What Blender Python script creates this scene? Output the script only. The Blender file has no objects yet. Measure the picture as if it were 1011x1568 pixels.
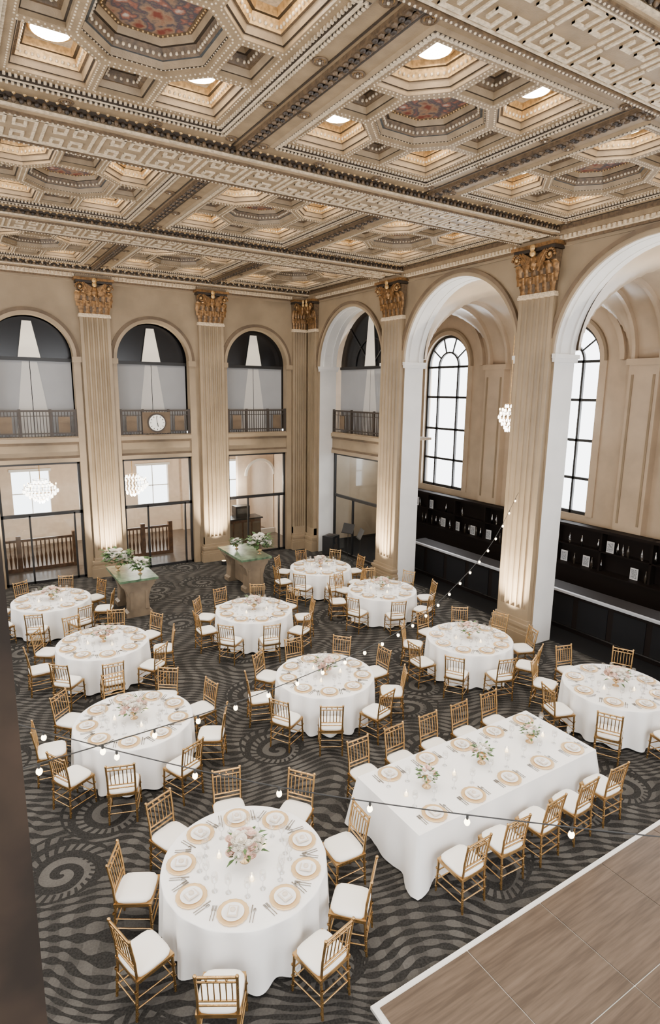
import bpy, math, random
import numpy as np
from mathutils import Vector, Matrix
from mathutils.geometry import tessellate_polygon
random.seed(7)
PI=math.pi
S=bpy.context.scene
COL=bpy.context.collection

# ------------------------------------------------------------------ materials
MATS={}
def newmat(name):
    m=bpy.data.materials.new(name); m.use_nodes=True
    MATS[name]=m
    nt=m.node_tree; b=nt.nodes['Principled BSDF']
    return m,nt,b
def simple(name,col,rough=.6,metal=0,noise=0,scale=6,bump=0,bscale=30,emit=0,ecol=None,col2=None,spec=.5):
    m,nt,b=newmat(name)
    b.inputs['Base Color'].default_value=(*col,1)
    b.inputs['Roughness'].default_value=rough
    b.inputs['Metallic'].default_value=metal
    b.inputs['Specular IOR Level'].default_value=spec
    if noise or col2:
        tc=nt.nodes.new('ShaderNodeTexCoord')
        n=nt.nodes.new('ShaderNodeTexNoise'); n.inputs['Scale'].default_value=scale; n.inputs['Detail'].default_value=5
        nt.links.new(tc.outputs['Object'],n.inputs['Vector'])
        r=nt.nodes.new('ShaderNodeValToRGB')
        c1=[c*(1-noise) for c in col]; c2=col2 if col2 else [min(1,c*(1+noise)) for c in col]
        r.color_ramp.elements[0].color=(*c1,1); r.color_ramp.elements[0].position=.35
        r.color_ramp.elements[1].color=(*c2,1); r.color_ramp.elements[1].position=.65
        nt.links.new(n.outputs['Fac'],r.inputs['Fac']); nt.links.new(r.outputs['Color'],b.inputs['Base Color'])
    if bump:
        tc=nt.nodes.new('ShaderNodeTexCoord')
        n=nt.nodes.new('ShaderNodeTexNoise'); n.inputs['Scale'].default_value=bscale; n.inputs['Detail'].default_value=4
        nt.links.new(tc.outputs['Object'],n.inputs['Vector'])
        bp=nt.nodes.new('ShaderNodeBump'); bp.inputs['Strength'].default_value=bump; bp.inputs['Distance'].default_value=.02
        nt.links.new(n.outputs['Fac'],bp.inputs['Height']); nt.links.new(bp.outputs['Normal'],b.inputs['Normal'])
    if emit:
        b.inputs['Emission Color'].default_value=(*(ecol or col),1); b.inputs['Emission Strength'].default_value=emit
    return m
simple('stone',(.262,.192,.117),.55,noise=.14,scale=1.4,bump=.08)
simple('stone_pilaster',(.27,.198,.121),.40,noise=.13,scale=1.2,bump=.08)
simple('stone_dark',(.12,.080,.046),.6,noise=.2,scale=3,bump=.1)
simple('plaster_white',(.66,.64,.61),.6,noise=.04,scale=2)
simple('annex_cream',(.48,.37,.255),.3,noise=.10,scale=1.5)
simple('ceil_tan',(.275,.192,.108),.5,noise=.15,scale=5,bump=.25,bscale=60)
simple('ceil_light',(.60,.475,.32),.4,noise=.25,scale=25,bump=.2,bscale=80)
simple('ceil_mid',(.11,.068,.034),.5,noise=.35,scale=18,bump=.3,bscale=70)
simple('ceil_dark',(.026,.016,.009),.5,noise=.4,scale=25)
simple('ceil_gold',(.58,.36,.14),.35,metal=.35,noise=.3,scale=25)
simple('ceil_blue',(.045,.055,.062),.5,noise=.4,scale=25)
simple('capital_gold',(.21,.108,.038),.38,metal=.5,noise=.5,scale=14)
simple('black_metal',(.012,.011,.011),.4)
simple('bronze_rail',(.05,.038,.03),.45,metal=.3)
simple('bar_black',(.011,.008,.007),.6,spec=.08)
simple('bar_floor',(.010,.010,.011),.6,spec=.1)
simple('bar_top',(.34,.35,.37),.35)
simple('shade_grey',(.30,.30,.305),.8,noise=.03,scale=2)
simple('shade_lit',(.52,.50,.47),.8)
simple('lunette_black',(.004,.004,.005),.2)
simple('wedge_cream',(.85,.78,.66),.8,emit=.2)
simple('lobby_cream',(.60,.475,.36),.7,noise=.05)
simple('lobby_floor',(.10,.08,.065),.35,noise=.2)
simple('wood_brown',(.11,.05,.022),.45,noise=.3,scale=8)
simple('linen',(.90,.88,.85),.85,noise=.02,scale=3,bump=.05,bscale=200)
simple('cushion',(.87,.83,.76),.75)
simple('gold_chair',(.47,.29,.115),.27,metal=.9,noise=.2,scale=8)
simple('charger_gold',(.78,.54,.27),.35,metal=.5)
simple('porcelain',(.88,.86,.83),.25)
simple('napkin_taupe',(.70,.59,.48),.85)
simple('silver',(.40,.39,.38),.25,metal=1)
simple('rose_blush',(.86,.65,.55),.7,noise=.10,scale=20)
simple('rose_white',(.88,.83,.74),.7,noise=.05,scale=20)
simple('leaf',(.06,.12,.035),.6,noise=.4,scale=20)
simple('vase_gold',(.6,.4,.2),.3,metal=.8)
simple('candle',(.95,.85,.65),.5,emit=5,ecol=(1,.75,.4))
simple('bulb',(1,.85,.6),.3,emit=14,ecol=(1,.8,.5))
simple('cord',(.02,.02,.02),.6)
simple('light_lens',(1,.95,.85),.5,emit=36,ecol=(1,.87,.68))
simple('green_marble',(.05,.11,.06),.3,noise=.5,scale=6,col2=(.13,.21,.12))
simple('desk_stone',(.17,.125,.08),.5,noise=.2,scale=3)
simple('clock_face',(.85,.82,.75),.5,emit=.3)
simple('crystal',(1,.95,.88),.1,emit=9,ecol=(1,.92,.80))
simple('window_black',(.008,.008,.008),.5)
simple('trim_white',(.70,.68,.64),.5)
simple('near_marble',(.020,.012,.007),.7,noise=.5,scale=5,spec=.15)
simple('screen_pic',(.35,.36,.38),.3,noise=.6,scale=30)
simple('bottle',(.05,.04,.03),.1)
simple('frame_silver',(.7,.7,.7),.3)

def thin_glass(name,fac,col=(1,1,1)):
    m,nt,b=newmat(name); nt.nodes.remove(b)
    o=nt.nodes['Material Output']; t=nt.nodes.new('ShaderNodeBsdfTransparent'); g=nt.nodes.new('ShaderNodeBsdfGlossy')
    t.inputs['Color'].default_value=(*col,1); g.inputs['Roughness'].default_value=.05
    mx=nt.nodes.new('ShaderNodeMixShader'); mx.inputs[0].default_value=fac
    nt.links.new(t.outputs[0],mx.inputs[1]); nt.links.new(g.outputs[0],mx.inputs[2]); nt.links.new(mx.outputs[0],o.inputs[0])
thin_glass('glassware',.22,(.95,.95,.95))
thin_glass('pane',.05,(.92,.94,.94))

def N(nt,t,**k):
    n=nt.nodes.new(t)
    for a,v in k.items(): setattr(n,a,v)
    return n
def M(nt,op,a,b=None,c=None):
    n=N(nt,'ShaderNodeMath',operation=op)
    for i,x in enumerate((a,b,c)):
        if x is None: continue
        if isinstance(x,(int,float)): n.inputs[i].default_value=x
        else: nt.links.new(x,n.inputs[i])
    return n.outputs[0]
# carpet --------------------------------------------------------------
def carpet():
    m,nt,b=newmat('carpet'); b.inputs['Roughness'].default_value=.95; b.inputs['Specular IOR Level'].default_value=.1
    tc=N(nt,'ShaderNodeTexCoord')
    wn=N(nt,'ShaderNodeTexNoise'); wn.inputs['Scale'].default_value=.9; wn.inputs['Detail'].default_value=1; nt.links.new(tc.outputs['Object'],wn.inputs['Vector'])
    ws=N(nt,'ShaderNodeVectorMath',operation='SUBTRACT'); ws.inputs[1].default_value=(.5,.5,.5); nt.links.new(wn.outputs['Color'],ws.inputs[0])
    wm=N(nt,'ShaderNodeVectorMath',operation='MULTIPLY'); wm.inputs[1].default_value=(.45,.45,0); nt.links.new(ws.outputs[0],wm.inputs[0])
    wa=N(nt,'ShaderNodeVectorMath',operation='ADD'); nt.links.new(tc.outputs['Object'],wa.inputs[0]); nt.links.new(wm.outputs[0],wa.inputs[1])
    P=wa.outputs[0]
    sep=N(nt,'ShaderNodeSeparateXYZ'); nt.links.new(P,sep.inputs[0])
    x,y=sep.outputs[0],sep.outputs[1]
    nz=N(nt,'ShaderNodeTexNoise'); nz.inputs['Scale'].default_value=.5; nz.inputs['Detail'].default_value=1; nt.links.new(P,nz.inputs['Vector'])
    d=M(nt,'MULTIPLY',M(nt,'SUBTRACT',nz.outputs['Fac'],.5),1.3)
    u=M(nt,'ADD',M(nt,'MULTIPLY',x,.848),M(nt,'MULTIPLY',y,-.53)); v=M(nt,'ADD',M(nt,'MULTIPLY',x,.53),M(nt,'MULTIPLY',y,.848))
    wv=M(nt,'ADD',v,M(nt,'MULTIPLY',M(nt,'SINE',M(nt,'ADD',M(nt,'MULTIPLY',u,3.0),M(nt,'MULTIPLY',d,2.5))),.10))
    s1=M(nt,'SINE',M(nt,'MULTIPLY',M(nt,'ADD',wv,d),50))
    wu=M(nt,'ADD',u,M(nt,'MULTIPLY',M(nt,'SINE',M(nt,'MULTIPLY',v,2.1)),.22))
    s2=M(nt,'SINE',M(nt,'MULTIPLY',M(nt,'ADD',wu,M(nt,'MULTIPLY',d,.7)),19))
    st=M(nt,'MULTIPLY',M(nt,'GREATER_THAN',M(nt,'ADD',s1,M(nt,'MULTIPLY',s2,.6)),.0),M(nt,'ADD',.62,M(nt,'MULTIPLY',M(nt,'GREATER_THAN',s2,0),.38)))
    vo=N(nt,'ShaderNodeTexVoronoi'); vo.voronoi_dimensions='2D'; vo.inputs['Scale'].default_value=.52; vo.inputs['Randomness'].default_value=.8
    nt.links.new(P,vo.inputs['Vector'])
    mp=N(nt,'ShaderNodeVectorMath',operation='MULTIPLY'); mp.inputs[1].default_value=(1,1,0); nt.links.new(P,mp.inputs[0])
    sb=N(nt,'ShaderNodeVectorMath',operation='SUBTRACT'); nt.links.new(mp.outputs[0],sb.inputs[0]); nt.links.new(vo.outputs['Position'],sb.inputs[1])
    sp=N(nt,'ShaderNodeSeparateXYZ'); nt.links.new(sb.outputs[0],sp.inputs[0])
    ln=N(nt,'ShaderNodeVectorMath',operation='LENGTH'); nt.links.new(sb.outputs[0],ln.inputs[0]); r=ln.outputs['Value']
    an=M(nt,'ARCTAN2',sp.outputs[1],sp.outputs[0])
    spi=M(nt,'GREATER_THAN',M(nt,'SINE',M(nt,'ADD',M(nt,'MULTIPLY',r,28),an)),.0)
    ticks=M(nt,'GREATER_THAN',M(nt,'SINE',M(nt,'ADD',M(nt,'MULTIPLY',an,26),M(nt,'MULTIPLY',r,16))),-.2)
    R1=M(nt,'ADD',.60,M(nt,'MULTIPLY',M(nt,'SINE',M(nt,'ADD',an,M(nt,'MULTIPLY',d,3))),.18))
    inner=M(nt,'LESS_THAN',r,R1)
    outr=M(nt,'GREATER_THAN',r,.30)
    tk=M(nt,'MAXIMUM',ticks,M(nt,'SUBTRACT',1,outr))
    spt=M(nt,'MULTIPLY',spi,tk)
    edge=M(nt,'GREATER_THAN',M(nt,'SUBTRACT',R1,r),.04)
    fl=M(nt,'ADD',M(nt,'MULTIPLY',M(nt,'MULTIPLY',inner,spt),edge),M(nt,'MULTIPLY',M(nt,'SUBTRACT',1,inner),st))
    n2=N(nt,'ShaderNodeTexNoise'); n2.inputs['Scale'].default_value=45; nt.links.new(tc.outputs['Object'],n2.inputs['Vector'])
    n3=N(nt,'ShaderNodeTexNoise'); n3.inputs['Scale'].default_value=1.6; nt.links.new(tc.outputs['Object'],n3.inputs['Vector'])
    f2=M(nt,'ADD',M(nt,'MULTIPLY',M(nt,'MULTIPLY',fl,.95),n3.outputs['Fac']),M(nt,'MULTIPLY',n2.outputs['Fac'],.45))
    cr=N(nt,'ShaderNodeValToRGB'); cr.color_ramp.elements[0].color=(.0125,.0118,.011,1); cr.color_ramp.elements[1].color=(.092,.086,.078,1)
    cr.color_ramp.elements[0].position=.15
    nt.links.new(f2,cr.inputs['Fac']); nt.links.new(cr.outputs['Color'],b.inputs['Base Color'])
carpet()
def dancewood():
    m,nt,b=newmat('dance_wood'); b.inputs['Roughness'].default_value=.45; b.inputs['Specular IOR Level'].default_value=.3
    tc=N(nt,'ShaderNodeTexCoord'); mp=N(nt,'ShaderNodeMapping'); mp.inputs['Scale'].default_value=(.9,12,1)
    nt.links.new(tc.outputs['Object'],mp.inputs[0])
    n=N(nt,'ShaderNodeTexNoise'); n.inputs['Scale'].default_value=2.2; n.inputs['Detail'].default_value=8; nt.links.new(mp.outputs[0],n.inputs['Vector'])
    sep=N(nt,'ShaderNodeSeparateXYZ'); nt.links.new(tc.outputs['Object'],sep.inputs[0])
    st=M(nt,'MULTIPLY',M(nt,'FRACT',M(nt,'MULTIPLY',M(nt,'FLOOR',M(nt,'MULTIPLY',sep.outputs[1],7.6)),.618)),.2)
    f=M(nt,'ADD',n.outputs['Fac'],M(nt,'SUBTRACT',st,.12))
    cr=N(nt,'ShaderNodeValToRGB'); cr.color_ramp.elements[0].color=(.060,.040,.026,1); cr.color_ramp.elements[1].color=(.122,.085,.058,1)
    cr.color_ramp.elements[0].position=.3; cr.color_ramp.elements[1].position=.75
    nt.links.new(f,cr.inputs['Fac']); nt.links.new(cr.outputs['Color'],b.inputs['Base Color'])
dancewood()
def painting():
    m,nt,b=newmat('medallion_painting'); b.inputs['Roughness'].default_value=.6
    tc=N(nt,'ShaderNodeTexCoord'); n=N(nt,'ShaderNodeTexNoise'); n.inputs['Scale'].default_value=5.5; n.inputs['Detail'].default_value=4
    nt.links.new(tc.outputs['Object'],n.inputs['Vector'])
    cr=N(nt,'ShaderNodeValToRGB'); e=cr.color_ramp.elements
    e[0].color=(.16,.03,.018,1); e[0].position=.32; e[1].color=(.50,.44,.38,1); e[1].position=.70
    k=e.new(.43); k.color=(.28,.17,.10,1); k=e.new(.52); k.color=(.05,.05,.065,1); k=e.new(.6); k.color=(.28,.10,.06,1)
    nt.links.new(n.outputs['Fac'],cr.inputs['Fac']); nt.links.new(cr.outputs['Color'],b.inputs['Base Color'])
painting()

# ------------------------------------------------------------------ mesh builder
class MB:
    def __init__(s): s.v=[];s.f=[];s.m=[];s.sm=[];s.mats=[]
    def mi(s,name):
        if name not in s.mats: s.mats.append(name)
        return s.mats.index(name)
    def add(s,vs,fs,mat,smooth=False):
        o=len(s.v); s.v.extend([tuple(v) for v in vs]); k=s.mi(mat)
        for f in fs: s.f.append(tuple(i+o for i in f)); s.m.append(k); s.sm.append(smooth)
    def box(s,a,b,mat):
        x0,y0,z0=a;x1,y1,z1=b
        s.add([(x0,y0,z0),(x1,y0,z0),(x1,y1,z0),(x0,y1,z0),(x0,y0,z1),(x1,y0,z1),(x1,y1,z1),(x0,y1,z1)],
              [(0,3,2,1),(4,5,6,7),(0,1,5,4),(1,2,6,5),(2,3,7,6),(3,0,4,7)],mat)
    def cyl(s,p0,p1,r0,mat,r1=None,n=8,caps=True,smooth=True):
        r1=r0 if r1 is None else r1
        p0=Vector(p0);p1=Vector(p1);d=(p1-p0).normalized()
        a=d.orthogonal().normalized();b=d.cross(a)
        vs=[];
        for p,r in ((p0,r0),(p1,r1)):
            for i in range(n):
                t=2*PI*i/n; vs.append(p+a*(math.cos(t)*r)+b*(math.sin(t)*r))
        fs=[(i,(i+1)%n,n+(i+1)%n,n+i) for i in range(n)]
        s.add(vs,fs,mat,smooth)
        if caps:
            s.add(vs,[tuple(range(n))[::-1],tuple(range(n,2*n))],mat,False)
    def lathe(s,prof,mat,c=(0,0,0),n=24,smooth=True,rf=None):
        vs=[]
        for k,(r,z) in enumerate(prof):
            for i in range(n):
                t=2*PI*i/n; rr=r if rf is None else rf(r,z,t,k)
                vs.append((c[0]+rr*math.cos(t),c[1]+rr*math.sin(t),c[2]+z))
        fs=[]
        for k in range(len(prof)-1):
            for i in range(n):
                fs.append((k*n+i,k*n+(i+1)%n,(k+1)*n+(i+1)%n,(k+1)*n+i))
        s.add(vs,fs,mat,smooth)
    def disc(s,c,r,mat,n=24,flip=False):
        vs=[(c[0]+r*math.cos(2*PI*i/n),c[1]+r*math.sin(2*PI*i/n),c[2]) for i in range(n)]
        s.add(vs,[tuple(range(n)) if not flip else tuple(range(n))[::-1]],mat)
    def sph(s,c,r,mat,nu=8,nv=5,sc=(1,1,1)):
        vs=[];fs=[]
        for j in range(nv+1):
            p=PI*j/nv
            for i in range(nu):
                t=2*PI*i/nu
                vs.append((c[0]+r*sc[0]*math.sin(p)*math.cos(t),c[1]+r*sc[1]*math.sin(p)*math.sin(t),c[2]+r*sc[2]*math.cos(p)))
        for j in range(nv):
            for i in range(nu): fs.append((j*nu+i,j*nu+(i+1)%nu,(j+1)*nu+(i+1)%nu,(j+1)*nu+i))
        s.add(vs,fs,mat,True)
    def extr(s,loops,mp,d0,d1,mat,side=None,back=None):
        """loops 2D, mp(a,b,d)->xyz"""
        side=side or mat; back=back or mat
        L=[[Vector((p[0],p[1],0)) for p in l] for l in loops]
        tr=tessellate_polygon(L)
        flat=[p for l in loops for p in l]
        f0=[mp(p[0],p[1],d0) for p in flat]; f1=[mp(p[0],p[1],d1) for p in flat]
        s.add(f0,[tuple(t) for t in tr],mat); s.add(f1,[tuple(t) for t in tr],back)
        for l in loops:
            n=len(l); vs=[mp(p[0],p[1],d0) for p in l]+[mp(p[0],p[1],d1) for p in l]
            s.add(vs,[(i,(i+1)%n,n+(i+1)%n,n+i) for i in range(n)],side)
    def tube(s,pts,r,mat,n=5):
        for a,b in zip(pts[:-1],pts[1:]): s.cyl(a,b,r,mat,n=n,caps=False)
    def mesh(s,name):
        me=bpy.data.meshes.new(name); me.from_pydata(s.v,[],s.f)
        for m in s.mats: me.materials.append(MATS[m])
        me.polygons.foreach_set('material_index',s.m); me.polygons.foreach_set('use_smooth',s.sm); me.update()
        return me
    def obj(s,name,loc=(0,0,0),rot=0,parent=None):
        return place(s.mesh(name),name,loc,rot,parent)
def place(me,name,loc=(0,0,0),rot=0,parent=None,sx=1):
    o=bpy.data.objects.new(name,me); COL.objects.link(o); o.location=loc; o.rotation_euler=(0,0,rot); o.scale=(sx,1,1)
    if parent: o.parent=parent
    return o
def empty(name,loc=(0,0,0)):
    o=bpy.data.objects.new(name,None); COL.objects.link(o); o.location=loc; return o

mXZ=lambda a,b,d:(a,d,b)
mYZ=lambda a,b,d:(d,a,b)
def archpts(c,r,zs,n=28,rev=False):
    p=[(c-r*math.cos(PI*i/n),zs+r*math.sin(PI*i/n)) for i in range(n+1)]
    return p[::-1] if rev else p
def arch_band(mb,c,r0,r1,zs,mp,d0,d1,mat,n=32):
    l=archpts(c,r1,zs,n)+archpts(c,r0,zs,n,True)
    for i in range(n):
        a=l[i];b=l[i+1];cc=l[2*n+1-i-1];dd=l[2*n+1-i]
        vs=[mp(*a,d0),mp(*b,d0),mp(*cc,d0),mp(*dd,d0),mp(*a,d1),mp(*b,d1),mp(*cc,d1),mp(*dd,d1)]
        mb.add(vs,[(0,1,2,3),(4,5,6,7),(0,1,5,4),(2,3,7,6)],mat)

# ------------------------------------------------------------------ dimensions
YB=19.63; XR=11.27; ZC=9.40; ZB=9.23; H=9.9
SPR=6.85
PX=[-3.36,.30,3.94,7.60,11.27]
RY=[-1.0,4.19,9.40,14.58]
BAYX=[-1.5,2.12,5.68,9.31]
RO=[(-.45,3.62),(4.72,8.87),(9.93,14.05),(15.11,18.83)]

mb=MB(); mb.box((-3.6,-3,-.1),(12.05,19.95,0),'carpet'); mb.obj('floor')
mb=MB(); mb.box((12.06,-3,-.1),(16.4,20.5,0.0),'bar_floor'); mb.obj('floor_bar')
mb=MB(); mb.box((-3.6,19.96,-.1),(12.05,25.4,0),'lobby_floor'); mb.obj('floor_lobby')
mb=MB()
x0,y1=2.95,3.82; P=1.18
mb.box((x0,-2.6,.0),(10.9,y1,.035),'trim_white')
for i in range(7):
    for j in range(6):
        xa=x0+.06+i*P; yb=y1-.06-j*P
        if xa>10.6: continue
        mb.box((xa+.006,yb-P+.006,.035),(min(xa+P-.006,10.85),yb-.006,.045),'dance_wood')
mb.obj('dance_floor')

# ---- back wall
mb=MB()
W0,W1=-3.6,12.05
pts=[(W0,0)]
r=1.15
for c in BAYX:
    pts+= [(c-r,0)]+archpts(c,r,SPR)+[(c+r,0)]
pts+=[(W1,0),(W1,H),(W0,H)]
mb.extr([pts],mXZ,19.73,19.95,'stone')
for c in BAYX:
    arch_band(mb,c,r+.0,r+.10,SPR,mXZ,19.66,19.73,'stone_pilaster')
    arch_band(mb,c,r+.10,r+.2,SPR,mXZ,19.69,19.73,'stone_dark')
    for s in(-1,1):
        xa,xb=sorted((c+s*r,c+s*(r+.2)))
        mb.box((xa,19.68,0),(xb,19.73,SPR-.12),'stone_pilaster')
        mb.box((xa-.03,19.64,SPR-.14),(xb+.03,19.75,SPR+.02),'stone_pilaster')
mb.obj('wall_back')
# ---- right wall
mb=MB()
pts=[(-3,0)]
for a,b in RO:
    c=(a+b)/2; rr=(b-a)/2
    pts+=[(a,0)]+archpts(c,rr,SPR-.05)+[(b,0)]
pts+=[(19.9,0),(19.9,H),(-3,H)]
mb.extr([pts],mYZ,11.36,12.05,'stone',side='plaster_white',back='annex_cream')
for a,b in RO:
    c=(a+b)/2; rr=(b-a)/2
    arch_band(mb,c,rr,rr+.09,SPR-.05,mYZ,11.30,11.36,'stone_pilaster')
    arch_band(mb,c,rr+.09,rr+.17,SPR-.05,mYZ,11.27,11.36,'stone_dark')
    for e,s in((a,-1),(b,1)):
        ya,yb=sorted((e+s*-.05,e+s*.03))
        mb.box((11.31,ya,SPR-.2),(12.1,yb,SPR-.12),'plaster_white')
        ya,yb=sorted((e+s*-.08,e+s*.03))
        mb.box((11.29,ya,SPR-.12),(12.12,yb,SPR-.03),'plaster_white')
    for xx in (11.5,11.85):
        arch_band(mb,c,rr-.03,rr,SPR-.03,mYZ,xx,xx+.06,'plaster_white')
mb.obj('wall_right')
mb=MB()
pts=[(-3,0),(19.9,0),(19.9,H),(-3,H)]
holes=[]
for c in (1.6,6.8,12.,17.):  # unseen arched openings, added to let light in from the left
    holes.append([(c-1.5,2.3)]+archpts(c,1.5,6.6)+[(c+1.5,2.3)])
mb.extr([pts]+holes,mYZ,-3.6,-3.4,'stone')
mb.obj('wall_left')
mb=MB()
pts=[(-3.6,0),(12.05,0),(12.05,H),(-3.6,H)]
holes=[]
for c in (-1.,2.6,6.2,9.6):
    holes.append([(c-1.3,1.5)]+archpts(c,1.3,6.9)+[(c+1.3,1.5)])
mb.extr([pts]+holes,mXZ,-3.1,-2.9,'stone')
mb.obj('wall_rear')

# ---- pilaster
def pilaster_mesh(w,zt=8.13,d=.125,fl=5):
    mb=MB()
    hw=w/2; m=.07; fw=(w-2*m)/fl; pts=[(-hw,d),(-hw,0)]
    for i in range(fl):
        a=-hw+m+i*fw; g=.022
        for k in range(9):
            t=PI*k/8; pts.append((a+g+(fw-2*g)*(1-math.cos(t))/2, .060*math.sin(t)))
    pts+=[(hw,0),(hw,d)]
    L=len(pts); z0=.62
    vs=[(p[0],p[1],z0) for p in pts]+[(p[0],p[1],zt) for p in pts]
    mb.add(vs,[(i,i+1,L+i+1,L+i) for i in range(L-1)],'stone_pilaster')
    mb.box((-hw,-.002,z0),(hw,d,z0+.25),'stone_pilaster')
    mb.box((-hw-.12,-.13,0),(hw+.12,d,.30),'stone_pilaster')
    for (e,za,zb) in ((.10,.30,.38),(.06,.38,.45),(.085,.45,.53),(.03,.53,.62)):
        mb.box((-hw-e,-e-.01,za),(hw+e,d,zb),'stone_pilaster')
    mb.box((-hw-.03,-.03,zt-.1),(hw+.03,d,zt-.04),'ceil_light')
    mb.box((-hw-.015,-.015,zt-.04),(hw+.015,d,zt),'ceil_light')
    hb=zt; Ht=.98
    mb.add([(-hw+.03,0.02,hb),(hw-.03,.02,hb),(hw+.04,-.08,hb+Ht*.85),(-hw-.04,-.08,hb+Ht*.85),(-hw+.03,d,hb),(hw-.03,d,hb),(hw+.04,d,hb+Ht*.85),(-hw-.04,d,hb+Ht*.85)],
           [(0,1,2,3),(4,0,3,7),(1,5,6,2),(3,2,6,7)],'ceil_mid')
    def leaf(cx,z,wl,h,out,cyf=0):
        vs=[];fs=[];nu,nv=6,8
        for j in range(nv+1):
            t=j/nv; ww=wl*(.55+.6*math.sin(PI*min(t*.8+.1,1)))*(1-.65*t**3)
            zz=z+h*(math.sin(t*PI*.62)); yo=-.02-out*(t**2.2)*1.0
            for i in range(nu+1):
                u=i/nu*2-1
                jag=1+.12*math.cos(j*PI)
                vs.append((cx+u*ww/2*jag,cyf+yo+.035*u*u*1.0+(.02 if i%2 else 0),zz))
        for j in range(nv):
            for i in range(nu): a=j*(nu+1)+i; fs.append((a,a+1,a+nu+2,a+nu+1))
        mb.add(vs,fs,'capital_gold',True)
    for cx in (-.36,-.18,0,.18,.36): leaf(cx*w/.86,hb+.0,.19,.36,.13,.0)
    for cx in (-.44,-.27,-.09,.09,.27,.44): leaf(cx*w/.86,hb+.20,.18,.42,.18,-.03)
    mb.sph((0,-.15,hb+.62),.12,'capital_gold',10,7,(.8,.7,1.3))
    mb.sph((0,-.21,hb+.80),.07,'ceil_gold',8,6)
    for s in (-1,1):
        vs=[(s*.06,-.18,hb+.72),(s*.30,-.2,hb+.86),(s*.34,-.19,hb+.66),(s*.26,-.18,hb+.52),(s*.10,-.17,hb+.5)]
        mb.add(vs,[(0,1,2,3,4)],'capital_gold')
        for k in range(22):
            t=k*.42; rr=.13*(1-k/26)
            mb.sph((s*(hw+.0)+s*rr*math.cos(t)*.9-s*.03,-.19,hb+.72+rr*math.sin(t)),.032*(1-k/44),'capital_gold',6,4,(1,1.6,1))
        mb.sph((s*(hw-.03),-.19,hb+.72),.045,'ceil_gold',8,5)
        mb.tube([(s*.1,-.12,hb+.45),(s*.22,-.17,hb+.66),(s*(hw-.1),-.19,hb+.84)],.03,'capital_gold',6)
    mb.box((-hw-.08,-.18,hb+Ht*.86),(hw+.08,d,hb+Ht*.93),'ceil_dark')
    mb.box((-hw-.13,-.23,hb+Ht*.93),(hw+.13,d,hb+Ht),'capital_gold')
    mb.sph((0,-.23,hb+Ht*.93),.075,'ceil_gold',8,5,(1,.5,1))
    mb.box((-hw-.06,-.10,hb+Ht),(hw+.06,d,ZB-.02),'ceil_tan')
    return mb.mesh('trim_pilaster')
pm=pilaster_mesh(.86); pm2=pilaster_mesh(.94)
for x in PX[1:4]: place(pm,'trim_pilaster',(x,19.60,0),0)
place(pm,'trim_pilaster',(10.96,19.60,0),0,sx=.62)
place(pm,'trim_pilaster',(11.23,19.22,0),-PI/2,sx=.60)
for y in RY: place(pm2,'trim_pilaster',(11.23,y,0),-PI/2)

# ---- cornice
mb=MB()
def cornice(mb,axis,a0,a1,face,sgn):
    prof=[(.0,9.02,9.08,'stone_pilaster'),(.05,9.08,9.13,'ceil_mid'),(.09,9.13,9.22,'ceil_light'),(.16,9.22,9.30,'ceil_tan'),(.2,9.30,9.45,'ceil_mid')]
    for e,za,zb,mt in prof:
        d=.02+e
        lo,hi=sorted((face+.05*-sgn,face+sgn*d))
        if axis=='x': mb.box((a0,lo,za),(a1,hi,zb),mt)
        else: mb.box((lo,a0,za),(hi,a1,zb),mt)
    n=int((a1-a0)/.11)
    for i in range(n):
        t=a0+(i+.5)*(a1-a0)/n; f=face+sgn*.13
        if axis=='x': mb.box((t-.03,f-.03,9.14),(t+.03,f+.03,9.21),'ceil_light')
        else: mb.box((f-.03,t-.03,9.14),(f+.03,t+.03,9.21),'ceil_light')
cornice(mb,'x',-3.4,11.3,19.72,-1); cornice(mb,'y',-2.9,19.7,11.35,-1)
mb.obj('trim_cornice')

# ------------------------------------------------------------------ ceiling
def inset(poly,d):
    n=len(poly); out=[]
    for i in range(n):
        p0=Vector(poly[i-1]);p1=Vector(poly[i]);p2=Vector(poly[(i+1)%n])
        e1=(p1-p0).normalized();e2=(p2-p1).normalized()
        n1=Vector((-e1.y,e1.x));n2=Vector((-e2.y,e2.x))
        k=n1.dot(n2); out.append(tuple(p1+(n1+n2)*(d/(1+k))))
    return out
def ring(mb,pa,za,pb,zb,mat):
    n=len(pa); vs=[(*p,za) for p in pa]+[(*p,zb) for p in pb]
    mb.add(vs,[(i,(i+1)%n,n+(i+1)%n,n+i) for i in range(n)],mat)
def beads(mb,poly,z,sp,r,mat,closed=True,sc=(1,1,1)):
    n=len(poly)
    for i in range(n if closed else n-1):
        a=Vector(poly[i]);b=Vector(poly[(i+1)%n]);L=(b-a).length;k=max(1,int(L/sp))
        for j in range(k):
            p=a.lerp(b,(j+.5)/k); mb.sph((p.x,p.y,z),r,mat,5,3,sc)
def dent(mb,poly,z0,z1,sp,w,mat):
    n=len(poly)
    for i in range(n):
        a=Vector(poly[i]);b=Vector(poly[(i+1)%n]);L=(b-a).length;k=max(1,int(L/sp))
        for j in range(k):
            p=a.lerp(b,(j+.5)/k); mb.box((p.x-w/2,p.y-w/2,z0),(p.x+w/2,p.y+w/2,z1),mat)
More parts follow.
